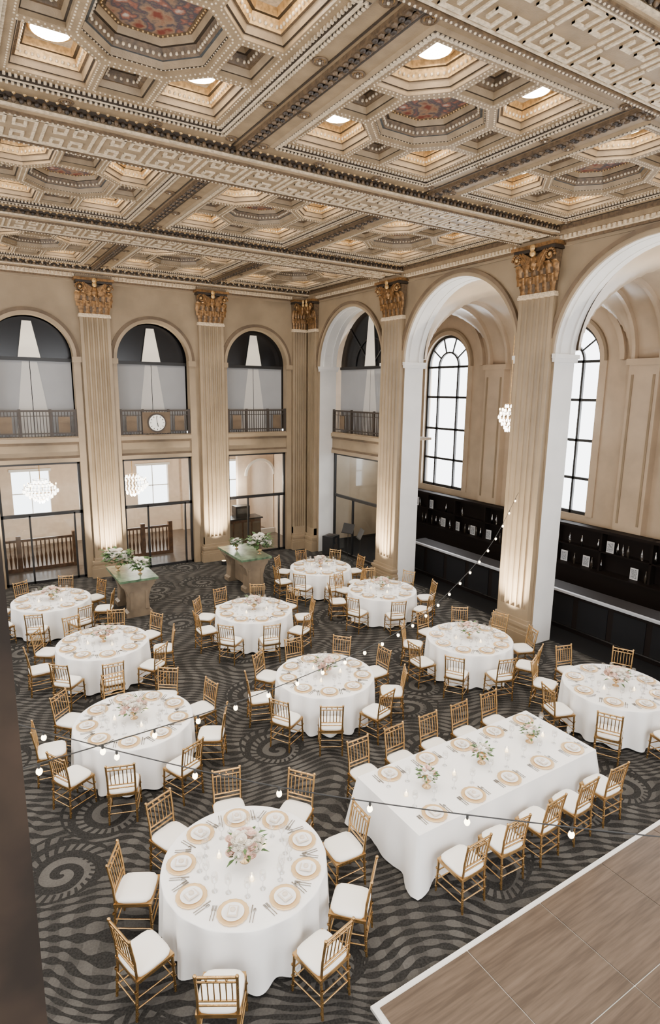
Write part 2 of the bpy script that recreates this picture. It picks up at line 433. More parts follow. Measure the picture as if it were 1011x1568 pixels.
def rosette(mb,x,y,z,R=.085):
    mb.lathe([(R,0),(R*1.05,-.012),(R*.9,-.022),(R*.72,-.01)],'ceil_mid',(x,y,z),16)
    mb.disc((x,y,z-.008),R*.74,'ceil_gold',16)
    for k in range(6):
        t=k*PI/3; mb.sph((x+R*.4*math.cos(t),y+R*.4*math.sin(t),z-.012),R*.24,'ceil_mid',5,3)
    mb.sph((x,y,z-.02),R*.22,'ceil_light',6,4)
def panel():
    mb=MB(); ZR=9.43
    frame=[(-1.36,-1.64),(1.36,-1.64),(1.36,1.64),(-1.36,1.64)]
    octo=[(.66,-.36),(.66,.36),(.30,.72),(-.30,.72),(-.66,.36),(-.66,-.36),(-.30,-.72),(.30,-.72)]
    corner=[(.40,.82),(.76,.46),(1.22,.46),(1.22,1.5),(.40,1.5)]
    side=[(.79,-.34),(1.22,-.34),(1.22,.34),(.79,.34)]
    top=[(-.28,.85),(.28,.85),(.28,1.5),(-.28,1.5)]
    def flip(p,sx,sy):
        q=[(a*sx,b*sy) for a,b in p]
        return q[::-1] if sx*sy<0 else q
    holes=[('o',octo)]+[('c',flip(corner,a,b)) for a in(1,-1) for b in(1,-1)]+[('s',flip(side,a,1)) for a in(1,-1)]+[('s',flip(top,1,b)) for b in(1,-1)]
    L=[frame]+[h[1] for h in holes]
    tr=tessellate_polygon([[Vector((*p,0)) for p in l] for l in L])
    mb.add([(*p,ZR) for l in L for p in l],[tuple(t) for t in tr],'ceil_tan')
    for t,h in holes:
        o1=inset(h,-.03); beads(mb,o1,ZR,.055,.014,'ceil_light')
        i1=inset(h,.025);i2=inset(h,.045);i3=inset(h,.075);i4=inset(h,.115);i5=inset(h,.15)
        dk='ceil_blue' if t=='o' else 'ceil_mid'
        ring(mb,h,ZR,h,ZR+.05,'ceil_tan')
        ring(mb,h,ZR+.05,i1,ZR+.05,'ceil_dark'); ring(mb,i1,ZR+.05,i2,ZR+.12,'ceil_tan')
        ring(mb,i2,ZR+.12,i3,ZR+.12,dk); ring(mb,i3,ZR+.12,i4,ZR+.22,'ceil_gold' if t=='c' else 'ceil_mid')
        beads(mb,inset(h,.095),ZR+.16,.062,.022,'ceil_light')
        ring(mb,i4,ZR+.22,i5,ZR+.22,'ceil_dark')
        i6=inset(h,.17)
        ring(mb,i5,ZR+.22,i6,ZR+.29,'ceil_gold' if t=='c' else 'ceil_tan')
        if t=='o':
            i7=inset(h,.2)
            mb.add([(*p,ZR+.288) for p in i6],[tuple(range(8))],'ceil_mid')
            i8=inset(h,.24); mb.add([(*p,ZR+.280) for p in i8],[tuple(range(8))],'medallion_painting')
            beads(mb,i7,ZR+.285,.05,.014,'ceil_gold')
            beads(mb,inset(h,.01),ZR+.05,.05,.012,'ceil_light')
        else:
            mb.add([(*p,ZR+.29) for p in i6],[tuple(range(len(i6)))],'ceil_light' if t=='c' else 'ceil_tan')
            cx=sum(p[0] for p in h)/len(h);cy=sum(p[1] for p in h)/len(h)
            if t=='s':
                rosette(mb,cx,cy,ZR+.28,.09)
    for a in(1,-1):
        for b in(1,-1):
            c=(.83*a,1.0*b)
            mb.lathe([(.19,ZR+.29),(.225,ZR+.28),(.23,ZR+.255),(.205,ZR+.24),(.19,ZR+.26)],'ceil_gold',(c[0],c[1],0),24)
            mb.disc((c[0],c[1],ZR+.245),.195,'light_lens',24,True)
    f0=frame; f1=inset(frame,-.05);f2=inset(frame,-.09);f3=inset(frame,-.13)
    ring(mb,f0,ZR,f0,ZR-.05,'ceil_dark'); ring(mb,f0,ZR-.05,f1,ZR-.05,'ceil_light')
    dent(mb,inset(frame,.02),ZR-.03,ZR,.06,.03,'ceil_light')
    ring(mb,f1,ZR-.05,f1,ZC-.0,'ceil_mid'); ring(mb,f1,ZC-.03,f2,ZC-.03,'ceil_dark'); ring(mb,f2,ZC-.03,f3,ZC,'ceil_tan')
    dent(mb,inset(frame,-.07),ZC-.045,ZC-.02,.06,.03,'ceil_light')
    outer=[(-1.84,-2.16),(1.84,-2.16),(1.84,2.16),(-1.84,2.16)]
    tr=tessellate_polygon([[Vector((*p,0)) for p in l] for l in (outer,f3)])
    mb.add([(*p,ZC) for l in (outer,f3) for p in l],[tuple(t) for t in tr],'ceil_tan')
    for yy in (-1.8,-.6,.6,1.8):
        for s in(-1,1): rosette(mb,s*1.58,yy,ZC)
    for xx in (-.55,.55):
        for s in(-1,1): rosette(mb,xx,s*1.93,ZC)
    for s in(-1,1):
        mb.box((s*1.68-.012,-2.1,ZC-.012),(s*1.68+.012,2.1,ZC),'ceil_dark')
    for s in(-1,1):
        xa,xb=sorted((s*1.74,s*1.835)); mb.box((xa,-2.12,ZC-.05),(xb,2.12,ZC),'ceil_mid')
        n=40
        for i in range(n):
            y=-2.1+4.2*(i+.5)/n
            mb.sph((s*1.79,y,ZC-.055),.042,'ceil_dark' if i%2 else 'ceil_mid',5,3,(.9,1.1,.6))
    for s in(-1,1):
        y=s*2.10
        n=34
        for i in range(n):
            x=-1.7+3.4*(i+.5)/n; mb.sph((x,y,ZC-.03),.036,'ceil_light' if i%2 else 'ceil_dark',5,3)
    return mb.mesh('coffered_ceiling_panel')
pmesh=panel()
PXC=[-1.53,2.12,5.77,9.43]; PYC=[1.6,6.8,12.0,17.2]
root=empty('ceiling')
for i,x in enumerate(PXC):
    for j,y in enumerate(PYC): place(pmesh,'coffered_panel',(x,y,0),0,root)
mb=MB(); mb.box((-3.6,-3,9.8),(12.05,19.95,9.95),'ceil_tan'); mb.obj('ceiling_slab',parent=root)
def stroke(mb,pts,w,z0,z1,mat,f):
    for k,(a,b) in enumerate(zip(pts[:-1],pts[1:])):
        a=f(*a);b=f(*b)
        xa,xb=sorted((a[0],b[0]));ya,yb=sorted((a[1],b[1]))
        mb.box((xa-w/2,ya-w/2,z0-.0015*k),(xb+w/2,yb+w/2,z1),mat)
KEY=[(0,0),(0,1),(.84,1),(.84,.28),(.40,.28),(.40,.66)]
def beam_mesh():
    mb=MB(); xa,xb=-3.4,11.2
    mb.box((xa,-.50,ZB),(xb,.50,9.8),'ceil_tan')
    for s in(-1,1):
        y0,y1=sorted((s*.5,s*.545)); mb.box((xa,y0,ZB+.03),(xb,y1,ZB+.06),'ceil_light')
        y0,y1=sorted((s*.5,s*.56)); mb.box((xa,y0,ZB+.12),(xb,y1,9.5),'ceil_dark')
        mb.box((xa,s*.455-.025,ZB-.03),(xb,s*.455+.025,ZB),'ceil_mid')
        mb.box((xa,s*.39-.01,ZB-.02),(xb,s*.39+.01,ZB),'ceil_light')
        n=int((xb-xa)/.085)
        for i in range(n):
            x=xa+(i+.5)*(xb-xa)/n
            mb.sph((x,s*.56,ZB+.10),.036,'ceil_mid' if i%2 else 'ceil_dark',5,3,(1,1,1.1))
        n=int((xb-xa)/.12)
        for i in range(n):
            x=xa+(i+.5)*(xb-xa)/n
            mb.sph((x,s*.565,ZB+.18),.030,'ceil_gold',5,3,(1,1,1.1))
        n=int((xb-xa)/.06)
        for i in range(n):
            x=xa+(i+.5)*(xb-xa)/n
            mb.sph((x,s*.455,ZB-.032),.016,'ceil_light',5,3)
    U=.30; n=int((xb-xa)/(U*1.2))
    for i in range(n):
        x=xa+.1+i*U*1.2
        for s in(-1,1):
            stroke(mb,KEY,.036,ZB-.018,ZB,'ceil_light',lambda a,b:(x+(a*U if i%2 else (.84-a)*U),s*(.035+b*U)))
    return mb.mesh('ceiling_beam')
bm=beam_mesh()
for y in RY: place(bm,'ceiling_beam',(0,y,0),0,root)
place(bm,'ceiling_beam',(0,19.85,0),0,root)

# ------------------------------------------------------------------ bay infill
def infill(w,r,mull=False):
    mb=MB(); hw=w/2
    mb.box((-hw,-.03,3.73),(hw,.3,4.42),'stone')
    mb.box((-hw,-.07,3.73),(hw,-.03,3.85),'stone_pilaster')
    mb.box((-hw,-.05,3.85),(hw,-.03,3.92),'stone_dark')
    mb.box((-hw,-.10,4.34),(hw,.0,4.46),'stone_pilaster')
    mb.box((-hw,-.07,4.26),(hw,.0,4.34),'stone_dark')
    mb.box((-hw,-.05,4.42),(hw,1.5,4.5),'stone')
    for z,t in ((5.26,.035),(4.60,.025),(5.12,.012)): mb.box((-hw,-.03,z-t/2),(hw,.02,z+t),'bronze_rail')
    n=int(w/.085)
    for i in range(n+1):
        x=-hw+i*w/n; mb.box((x-.010,-.015,4.5),(x+.010,.005,5.26),'bronze_rail')
    for x in (-hw+.04,-hw*.36,hw*.36,hw-.04): mb.box((x-.035,-.035,4.46),(x+.035,.025,5.32),'bronze_rail')
    for s in (-1,1):
        mb.box((s*hw*.68-.16,-.02,4.62),(s*hw*.68+.16,.0,5.1),'stone_dark')
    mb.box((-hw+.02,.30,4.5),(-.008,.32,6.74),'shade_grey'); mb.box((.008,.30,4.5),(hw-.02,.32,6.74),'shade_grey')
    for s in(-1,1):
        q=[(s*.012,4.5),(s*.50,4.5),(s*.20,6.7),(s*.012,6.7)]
        mb.extr([q],mXZ,.292,.299,'shade_lit')  # light cone painted on the roller shades as a paler trapezoid
    mb.box((-hw,.26,6.72),(hw,.34,6.82),'black_metal')
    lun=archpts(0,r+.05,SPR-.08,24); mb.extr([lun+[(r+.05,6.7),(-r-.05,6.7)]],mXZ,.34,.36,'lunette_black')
    if mull:
        for a in (45,90,135):
            t=math.radians(a); mb.cyl((0,.31,6.8),(r*math.cos(t),.31,6.8+r*math.sin(t)),.015,'black_metal',n=4)
        arch_band(mb,0,r*.5,r*.5+.03,6.8,mXZ,.30,.33,'black_metal',16)
    mb.extr([[(-.30,6.82),(.30,6.82),(.12,6.86+r*.86),(-.12,6.86+r*.86)]],mXZ,.25,.27,'wedge_cream')  # cone of light built as a pale, faintly glowing wedge; not a lamp
    f='black_metal'
    for x in (-hw+.03,hw-.03): mb.box((x-.045,.05,0),(x+.045,.13,3.73),f)
    mb.box((-hw,.05,3.66),(hw,.13,3.73),f); mb.box((-hw,.05,2.10),(hw,.13,2.20),f); mb.box((-hw,.05,0),(hw,.13,.08),f)
    for x in (-hw*.32,hw*.78): mb.box((x-.025,.05,0),(x+.025,.13,2.15),f)
    mb.box((-hw,.085,.08),(hw,.09,3.66),'pane')
    return mb
for i,c in enumerate(BAYX):
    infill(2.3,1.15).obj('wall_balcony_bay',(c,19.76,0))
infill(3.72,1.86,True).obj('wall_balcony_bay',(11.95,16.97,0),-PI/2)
mb=MB()
mb.cyl((0,.0,0),(0,-.05,0),.30,'bronze_rail',n=32); mb.cyl((0,-.05,0),(0,-.06,0),.26,'clock_face',n=32)
for k in range(12):
    t=k*PI/6; mb.cyl((.19*math.sin(t),-.065,.19*math.cos(t)),(.235*math.sin(t),-.065,.235*math.cos(t)),.012,'black_metal',n=4)
mb.cyl((0,-.07,0),(.03,-.07,-.13),.014,'black_metal',n=4); mb.cyl((0,-.07,0),(-.02,-.07,.2),.009,'black_metal',n=4)
mb.box((-.45,.0,-.34),(.45,.02,.34),'stone_dark')
mb.obj('round_clock',(5.68,19.69,4.88))

# ------------------------------------------------------------------ lobby behind
mb=MB()
holes=[[(x-.65,1.15),(x+.65,1.15),(x+.65,2.85),(x-.65,2.85)] for x in (-1,2.35,6.95,10.2)]
mb.extr([[(-3.6,0),(12.05,0),(12.05,3.75),(-3.6,3.75)]]+holes,mXZ,25.0,25.2,'lobby_cream')
for x in (-1,2.35,6.95,10.2):
    mb.box((x-.72,24.95,1.08),(x+.72,25.0,1.15),'trim_white'); mb.box((x-.72,24.95,2.85),(x+.72,25.0,2.95),'trim_white')
    mb.box((x-.015,25.05,1.15),(x+.015,25.1,2.85),'trim_white'); mb.box((x-.65,25.05,1.98),(x+.65,25.1,2.02),'trim_white')
for x in (.6,4.6,8.4): mb.box((x-.25,24.85,0),(x+.25,25.,3.75),'lobby_cream')
mb.obj('wall_lobby_back')
mb=MB(); mb.box((-3.6,19.96,3.76),(12.05,25.2,3.9),'lobby_cream'); mb.obj('ceiling_lobby')
mb=MB(); mb.box((-3.7,19.96,0),(-3.6,25.2,3.9),'lobby_cream'); mb.obj('wall_lobby_left')
mb=MB(); mb.box((11.4,20.0,0),(11.5,25.0,3.75),'lobby_cream'); mb.obj('wall_lobby_right')
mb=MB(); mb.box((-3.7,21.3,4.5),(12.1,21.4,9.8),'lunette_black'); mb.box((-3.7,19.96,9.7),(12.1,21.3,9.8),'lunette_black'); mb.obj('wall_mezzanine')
mb=MB()
mb.extr([[(9.75,0),(10.15,0)]+archpts(10.75,.6,2.5,16)+[(11.35,0),(11.38,0),(11.38,3.74),(9.75,3.74)]],mXZ,22.6,22.8,'lobby_cream')
arch_band(mb,10.75,.6,.7,2.5,mXZ,22.55,22.6,'trim_white',16)
mb.box((9.9,22.5,0),(11.38,22.6,.2),'trim_white')
mb.obj('wall_lobby_niche')
for x0,x1 in ((-.2,3.2),(4.5,6.5)):
    mb=MB(); y=21.4
    mb.box((x0,y-.05,1.0),(x1,y+.05,1.08),'wood_brown'); mb.box((x0,y-.05,0),(x1,y+.05,.12),'wood_brown')
    n=int((x1-x0)/.13)
    for i in range(n+1):
        x=x0+(x1-x0)*i/n
        mb.lathe([(.02,.12),(.035,.3),(.045,.45),(.02,.62),(.03,.8),(.02,1.0)],'wood_brown',(x,y,0),6)
    for x in (x0,x1,(x0+x1)/2): mb.box((x-.07,y-.07,0),(x+.07,y+.07,1.2),'wood_brown')
    mb.obj('wood_balustrade')
mb=MB()
mb.box((8.5,21.2,0),(10.1,21.8,1.0),'wood_brown'); mb.box((8.44,21.12,1.0),(10.16,21.86,1.05),'black_metal')
for i in range(4): mb.box((8.56+i*.39,21.17,.12),(8.88+i*.39,21.2,.88),'stone_dark')
mb.box((9.1,21.35,1.05),(9.7,21.75,1.5),'black_metal'); mb.box((9.15,21.33,1.2),(9.65,21.35,1.42),'silver')
mb.lathe([(.0,0),(.09,0),(.1,.2),(.05,.28),(.0,.28)],'porcelain',(8.75,21.5,1.05),12)
mb.obj('reception_counter')
def chandelier(loc,R=.45,top=3.7):
    mb=MB()
    mb.cyl((0,0,0.35),(0,0,top-loc[2]),.015,'ceil_gold',n=6)
    for k,(rr,z) in enumerate(((R,.0),(R*.85,.10),(R*.66,.2),(R*.4,.32),(R*.85,-.10),(R*.66,-.2),(R*.4,-.30),(.08,-.38))):
        n=max(5,int(rr*52))
        mb.lathe([(rr+.01,z+.04),(rr+.01,z+.05),(rr-.01,z+.05)],'ceil_gold',(0,0,0),16)
        for i in range(n):
            t=2*PI*i/n; mb.sph((rr*math.cos(t),rr*math.sin(t),z-.03),.026,'crystal',5,4,(1,1,2.2))
    for i in range(8):
        t=2*PI*i/8; mb.cyl((R*.9*math.cos(t),R*.9*math.sin(t),.05),(R*.9*math.cos(t),R*.9*math.sin(t),.17),.014,'porcelain',n=6)
        mb.sph((R*.9*math.cos(t),R*.9*math.sin(t),.2),.022,'bulb',6,5,(1,1,1.7))
    mb.obj('crystal_chandelier',loc)
chandelier((2.4,22.5,2.5),.55); chandelier((5.5,22.5,2.5),.55); chandelier((14.03,12.4,5.3),.3,8.7)

# ------------------------------------------------------------------ annex (bar)
mb=MB()
AW=[1.6,6.8,12.05,17.3]
holes=[[(c-1.15,2.35)]+archpts(c,1.15,6.92)+[(c+1.15,2.35)] for c in AW]
mb.extr([[(-3,0),(20.5,0),(20.5,9.9),(-3,9.9)]]+holes,mYZ,16.0,16.3,'annex_cream')
for c in AW:
    arch_band(mb,c,1.15,1.3,6.92,mYZ,15.95,16.0,'annex_cream'); arch_band(mb,c,1.3,1.38,6.92,mYZ,15.92,16.0,'stone')
    for s in(-1,1):
        ya,yb=sorted((c+s*1.15,c+s*1.38)); mb.box((15.95,ya,2.35),(16,yb,6.92),'annex_cream')
    arch_band(mb,c,1.8,1.95,6.92,mYZ,15.85,16.0,'annex_cream')
for y in (-1,4.19,9.42,14.65,19.9):
    mb.box((15.72,y-.42,0),(16,y+.42,6.75),'annex_cream')
    mb.box((15.68,y-.5,6.75),(16,y+.5,6.92),'annex_cream')
    for s in (-1,1): mb.box((15.70,y+s*.3-.03,2.4),(15.73,y+s*.3+.03,6.5),'stone')
mb.obj('wall_annex_outer')
mb=MB(); mb.box((12.05,20.2,0),(16,20.4,9.9),'annex_cream'); mb.obj('wall_annex_end')
mb=MB(); mb.box((12.05,-3.2,0),(16,-3.0,9.9),'annex_cream'); mb.obj('wall_annex_near')
mb=MB()
ys=[]
for c in (1.6,6.8,12.0,17.05):
    ys+= [c-2.0*math.cos(PI*i/32) for i in range(33)]
ys=[-3.0]+ys+[20.2]
xs=[12.05]+[14.03-1.9*math.cos(PI*i/32) for i in range(33)]+[16.0]
def hz(x,y):
    h=0
    for c in (1.6,6.8,12.0,17.05):
        if abs(y-c)<2.0: h=max(h,math.sqrt(4.0-(y-c)**2))
    if abs(x-14.03)<1.9: h=max(h,math.sqrt(3.61-(x-14.03)**2))
    return 6.92+h*.98
vs=[(x,y,hz(x,y)) for y in ys for x in xs]; nx=len(xs)
fs=[(j*nx+i,j*nx+i+1,(j+1)*nx+i+1,(j+1)*nx+i) for j in range(len(ys)-1) for i in range(nx-1)]
mb.add(vs,fs,'annex_cream',True)
for c in (4.19,9.42,14.6):
    for e in (-.38,.38):
        arch_band(mb,14.03,1.75,1.9,6.92,mXZ,c+e-.05,c+e+.05,'annex_cream')
mb.obj('ceiling_annex_vault')
mb=MB(); mb.box((12.05,-3,9.9),(16.3,20.4,10.),'annex_cream'); mb.obj('ceiling_annex_slab')
for k,c in enumerate(AW):
    mb=MB(); f='window_black'; x0,x1=16.08,16.16
    for s in(-1,1): mb.box((x0,c+s*1.11-.05,2.35),(x1,c+s*1.11+.05,6.95),f)
    mb.box((x0,c-1.15,2.35),(x1,c+1.15,2.45),f)
    for z in (3.45,4.6,5.8,6.92): mb.box((x0,c-1.15,z-.04),(x1,c+1.15,z+.04),f)
    for s in(-1,1): mb.box((x0,c+s*.52-.035,2.35),(x1,c+s*.52+.035,6.95),f)
    arch_band(mb,c,1.05,1.16,6.92,mYZ,x0,x1,f); arch_band(mb,c,.5,.56,6.92,mYZ,x0,x1,f,16)
    for a in (36,72,108,144):
        t=math.radians(a); mb.cyl((16.12,c+.53*math.cos(t),6.92+.53*math.sin(t)),(16.12,c+1.1*math.cos(t),6.92+1.1*math.sin(t)),.03,f,n=4)
    mb.obj('window_%d'%(k+1))
mb=MB()
mb.box((12.92,3.0,0),(13.42,15.2,1.0),'bar_black')
mb.box((12.82,2.95,1.0),(13.5,15.25,1.05),'bar_black'); mb.box((12.815,2.95,1.0),(12.84,15.25,1.055),'bar_top')
mb.box((12.84,2.95,1.05),(12.90,15.25,1.055),'bar_top')
for i in range(13):
    y=3.2+i*.95; mb.box((12.90,y,.12),(12.92,y+.8,.9),'bar_floor')
mb.box((12.86,3,.12),(12.9,15.2,.15),'silver')
mb.obj('bar_counter')
mb=MB()
mb.box((15.2,2.5,0),(15.66,18.8,.95),'bar_black'); mb.box((15.15,2.5,.95),(15.66,18.8,1.0),'bar_black')
mb.box((15.6,2.5,1.0),(15.66,18.8,2.2),'bar_black'); mb.box((15.3,2.5,2.12),(15.66,18.8,2.2),'bar_black'); mb.box((15.35,2.5,1.55),(15.6,18.8,1.58),'bar_black')
for i in range(12):
    y=2.5+i*1.48; mb.box((15.35,y-.03,1.),(15.6,y+.03,2.2),'bar_black')
for i in range(84):
    y=2.8+i*.19+random.uniform(-.05,.05); z=1.0 if random.random()<.5 else 1.58
    if i%4==0:
        mb.box((15.44,y-.11,z),(15.46,y+.11,z+.32),'frame_silver'); mb.box((15.432,y-.085,z+.03),(15.44,y+.085,z+.29),'screen_pic')
    else:
        mb.lathe([(.0,0),(.035,0),(.038,.18),(.014,.25),(.014,.33),(.0,.33)],('bottle','glassware','silver')[i%3],(15.42,y,z),8)
mb.obj('back_bar_cabinet')
mb=MB()
mb.box((-.26,-.22,.03),(.26,.22,.72),'black_metal'); mb.lathe([(.17,0),(.15,.01),(.05,-.03),(.001,-.03)],'bronze_rail',(0,0,.735),16)
for sx in(-.2,.2):
    for sy in(-.16,.16): mb.cyl((sx,sy,0),(sx,sy,.03),.025,'black_metal')
mb.cyl((0,-.221,.28),(0,-.235,.28),.16,'bronze_rail',n=20); mb.cyl((0,-.221,.55),(0,-.235,.55),.09,'bronze_rail',n=20)
mb.obj('loudspeaker',(11.58,18.30,0),.5)
sm=MB()
for k in range(3):
    t=k*2*PI/3; sm.cyl((0,0,.12),(.22*math.cos(t),.22*math.sin(t),.008),.010,'black_metal',n=6)
sm.cyl((0,0,.1),(0,0,1.1),.011,'black_metal',n=6)
sm.add([(-.24,-.06,1.05),(.24,-.06,1.05),(.24,.08,1.36),(-.24,.08,1.36)],[(0,1,2,3)],'black_metal'); sm.box((-.24,-.10,1.03),(.24,-.05,1.05),'black_metal')
smm=sm.mesh('music_stand')
place(smm,'music_stand',(11.6,17.2,0),-1.2); place(smm,'music_stand',(11.5,16.3,0),-1.9)

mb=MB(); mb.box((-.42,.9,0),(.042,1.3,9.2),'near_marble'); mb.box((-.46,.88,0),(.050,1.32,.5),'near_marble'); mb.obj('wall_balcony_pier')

# ------------------------------------------------------------------ furniture meshes
def chair_mesh():
    mb=MB(); g='gold_chair'
    sw=.20; zs=.435
    for s in(-1,1):
        mb.tube([(s*.185,-.215,0),(s*.18,-.185,zs),(s*.18,-.20,.65),(s*.185,-.245,.915)],.0145,g,8)
        mb.sph((s*.185,-.247,.922),.019,g,8,5)
        mb.cyl((s*.205,.205,0),(s*.195,.19,zs),.012,g,r1=.017,n=8)
        for z in (.13,.25):
            mb.cyl((s*.2,.2,z),(s*.183,-.2,z),.0085,g,n=6)
        for z in (.07,.19,.32): 
            mb.lathe([(.013,z-.012),(.02,z),(.013,z+.012)],g,(s*.203,.203,0),8)
            mb.lathe([(.014,z-.012),(.02,z),(.014,z+.012)],g,(s*.184,-.205,0),8)
    for z in (.16,.28): mb.cyl((-.2,.2,z),(.2,.2,z),.0085,g,n=6)
    for z in (.16,.28): mb.cyl((-.183,-.2,z),(.183,-.2,z),.0085,g,n=6)
    mb.box((-.205,-.2,zs-.02),(.205,.21,zs+.018),g)
    P=[(.0,.065),(.12,.066),(.17,.06),(.198,.045),(.205,.03),(.198,.012),(.19,.0)]
    def sq(r,z,t,k):
        c,s=abs(math.cos(t)),abs(math.sin(t)); return r/((c**5+s**5)**(1/5.))
    mb.lathe(P,'cushion',(0,.0,zs+.015),28,rf=sq)
    def yb(z): return -.20-(z-.65)/.265*.045 if z>.65 else -.185-.015*(z-zs)/.215
    for z,r in ((.905,.0135),(.845,.010),(.60,.010),(.545,.010)): mb.cyl((-.185,yb(z),z),(.185,yb(z),z),r,g,n=8)
    for i in range(6):
        x=-.135+i*.054; mb.tube([(x,yb(.60),.60),(x,yb(.65),.65),(x,yb(.845),.845)],.0075,g,6)
    for i in range(3):
        x=-.09+i*.09; mb.sph((x,yb(.875),.875),.014,g,6,4)
    return mb.mesh('chiavari_chair')
CH=chair_mesh()

def round_cloth(seed):
    rnd=random.Random(seed); mb=MB(); R=.915; zt=.76
    n=192; ph=[rnd.random()*6.28 for _ in range(5)]
    nf=rnd.choice([13,14,15,16])
    def rf(r,z,t,k):
        d=max(0,(zt-z)/.7)
        if r<R-.001: return r
        w=math.cos(nf*t+ph[0]+.9*math.sin(2*t+ph[1])+.6*math.sin(3*t+ph[2]))
        w=(w if w>0 else w*1.1)
        return r+d**.7*(.055*w+.010*math.sin(5*t+ph[3])-.012)
    prof=[(0.001,zt),(.3,zt),(.6,zt),(.85,zt),(.9,zt),(.913,zt-.004),(R+.002,zt-.014)]
    for i in range(1,13):
        d=i/12; prof.append((R+.002+.008*d,zt-.014-d*.70))
    mb.lathe(prof,'linen',n=n,rf=rf)
    return mb.mesh('tablecloth_round')
RC=[round_cloth(i) for i in range(4)]

def rect_cloth(lx,ly):
    mb=MB(); zt=.76; hx,hy=lx/2,ly/2
    N1,N2=70,30
    pts=[]
    for i in range(N1): pts.append((-hx+lx*i/N1,-hy,0,-1))
    for i in range(N2): pts.append((hx,-hy+ly*i/N2,1,0))
    for i in range(N1): pts.append((hx-lx*i/N1,hy,0,1))
    for i in range(N2): pts.append((-hx,hy-ly*i/N2,-1,0))
    n=len(pts); rows=13; vs=[]
    for k in range(rows):
        d=k/(rows-1)
        for i,(x,y,nx,ny) in enumerate(pts):
            cd=min(abs(abs(x)-hx)+abs(abs(y)-hy),1)
            q=math.exp(-(cd/.16)**2)
            ddx=(1 if x>0 else -1);ddy=(1 if y>0 else -1)
            fold=.018*math.sin(i*.55)+.012*math.sin(i*.23+1)
            if abs(cd-.28)<.14: fold-=.05*(1-abs(cd-.28)/.14)
            o=d**.9*(.03+fold)
            X=x+nx*o+ddx*q*.10*d; Y=y+ny*o+ddy*q*.10*d
            vs.append((X,Y,zt-.735*d if k else zt))
    fs=[(k*n+i,k*n+(i+1)%n,(k+1)*n+(i+1)%n,(k+1)*n+i) for k in range(rows-1) for i in range(n)]
    mb.add(vs,fs,'linen',True)
    mb.add([(-hx,-hy,zt),(hx,-hy,zt),(hx,hy,zt),(-hx,hy,zt)],[(0,1,2,3)],'linen')
    return mb.mesh('tablecloth_rectangular')

def setting_mesh():
    mb=MB()
    def sc(r,z,t,k): return r*(1+ (.02*math.cos(16*t) if r>.13 else 0))
    mb.lathe([(.001,.006),(.095,.006),(.11,.010),(.155,.018),(.163,.017),(.16,.006),(.1,.0)],'charger_gold',n=48,rf=sc)
    mb.lathe([(.001,.014),(.07,.014),(.085,.018),(.112,.026),(.116,.025),(.08,.010)],'porcelain',n=28)
    mb.box((-.05,-.065,.026),(.05,.065,.034),'napkin_taupe'); mb.box((-.038,-.05,.034),(.04,.05,.042),'porcelain')
    mb.sph((0,0,.05),.03,'napkin_taupe',8,5,(1,1,.6))
    def cut(x,kind):
        mb.box((x-.004,-.10,.001),(x+.004,.02,.005),'silver')
        if kind=='f':
            mb.box((x-.011,.02,.001),(x+.011,.045,.005),'silver')
            for q in(-.009,-.003,.003,.009): mb.box((x+q-.0015,.045,.001),(x+q+.0015,.085,.005),'silver')
        elif kind=='k': mb.box((x-.008,.02,.001),(x+.006,.11,.004),'silver')
        else: mb.sph((x,.05,.004),.02,'silver',8,4,(.8,1.4,.2))
    cut(-.185,'f');cut(-.215,'f');cut(.185,'k');cut(.215,'s')
    return mb.mesh('place_setting')
SM=setting_mesh()
def glass_mesh():
    mb=MB()
    mb.lathe([(.001,.003),(.033,.003),(.034,.005),(.006,.012),(.0045,.09),(.012,.10),(.034,.125),(.040,.155),(.036,.20),(.033,.215)],'glassware',n=16)
    return mb.mesh('wine_glass')
GM=glass_mesh()
def votive_mesh():
    mb=MB(); mb.lathe([(.001,.002),(.03,.002),(.034,.07)],'glassware',n=14); mb.lathe([(.001,.035),(.022,.035),(.022,.004)],'candle',n=12)
    mb.sph((0,0,.05),.008,'bulb',6,5,(1,1,1.8)); return mb.mesh('votive_candle')
VM=votive_mesh()
def rose(mb,c,R,mat,rnd):
    nrm=Vector((rnd.uniform(-.5,.5),rnd.uniform(-.5,.5),1)).normalized()
    q=nrm.to_track_quat('Z','Y').to_matrix()
    for lay,(rr,hh,np_) in enumerate(((1.0,.55,6),(.72,.75,5),(.42,.9,4))):
        for p in range(np_):
            t0=2*PI*p/np_+lay*.5; vs=[];fs=[]
            for j in range(4):
                v=j/3
                for i in range(4):
                    u=(i/3-.5)*2*PI/np_*1.35
                    r=R*rr*(.25+.75*math.sin(v*PI/2))*(1+ (.12 if j==3 else 0))
                    z=R*hh*(v**1.6)-(R*.12*abs(u) if j==3 else 0)
                    vs.append(Vector(c)+q@Vector((r*math.cos(t0+u),r*math.sin(t0+u),z)))
            for j in range(3):
                for i in range(3): a=j*4+i; fs.append((a,a+1,a+5,a+4))
            mb.add(vs,fs,mat,True)
    mb.sph(Vector(c)+q@Vector((0,0,R*.4)),R*.32,mat,6,4)
def leafq(mb,c,d,L,w):
    d=Vector(d).normalized(); s=d.cross(Vector((0,0,1))).normalized()
    c=Vector(c); up=Vector((0,0,1))
    mb.add([c,c+d*L*.45+s*w+up*L*.12,c+d*L+up*-.0,c+d*L*.45-s*w+up*L*.12,c+d*L*.45+up*L*.06],[(0,1,4),(1,2,4),(2,3,4),(3,0,4)],'leaf')
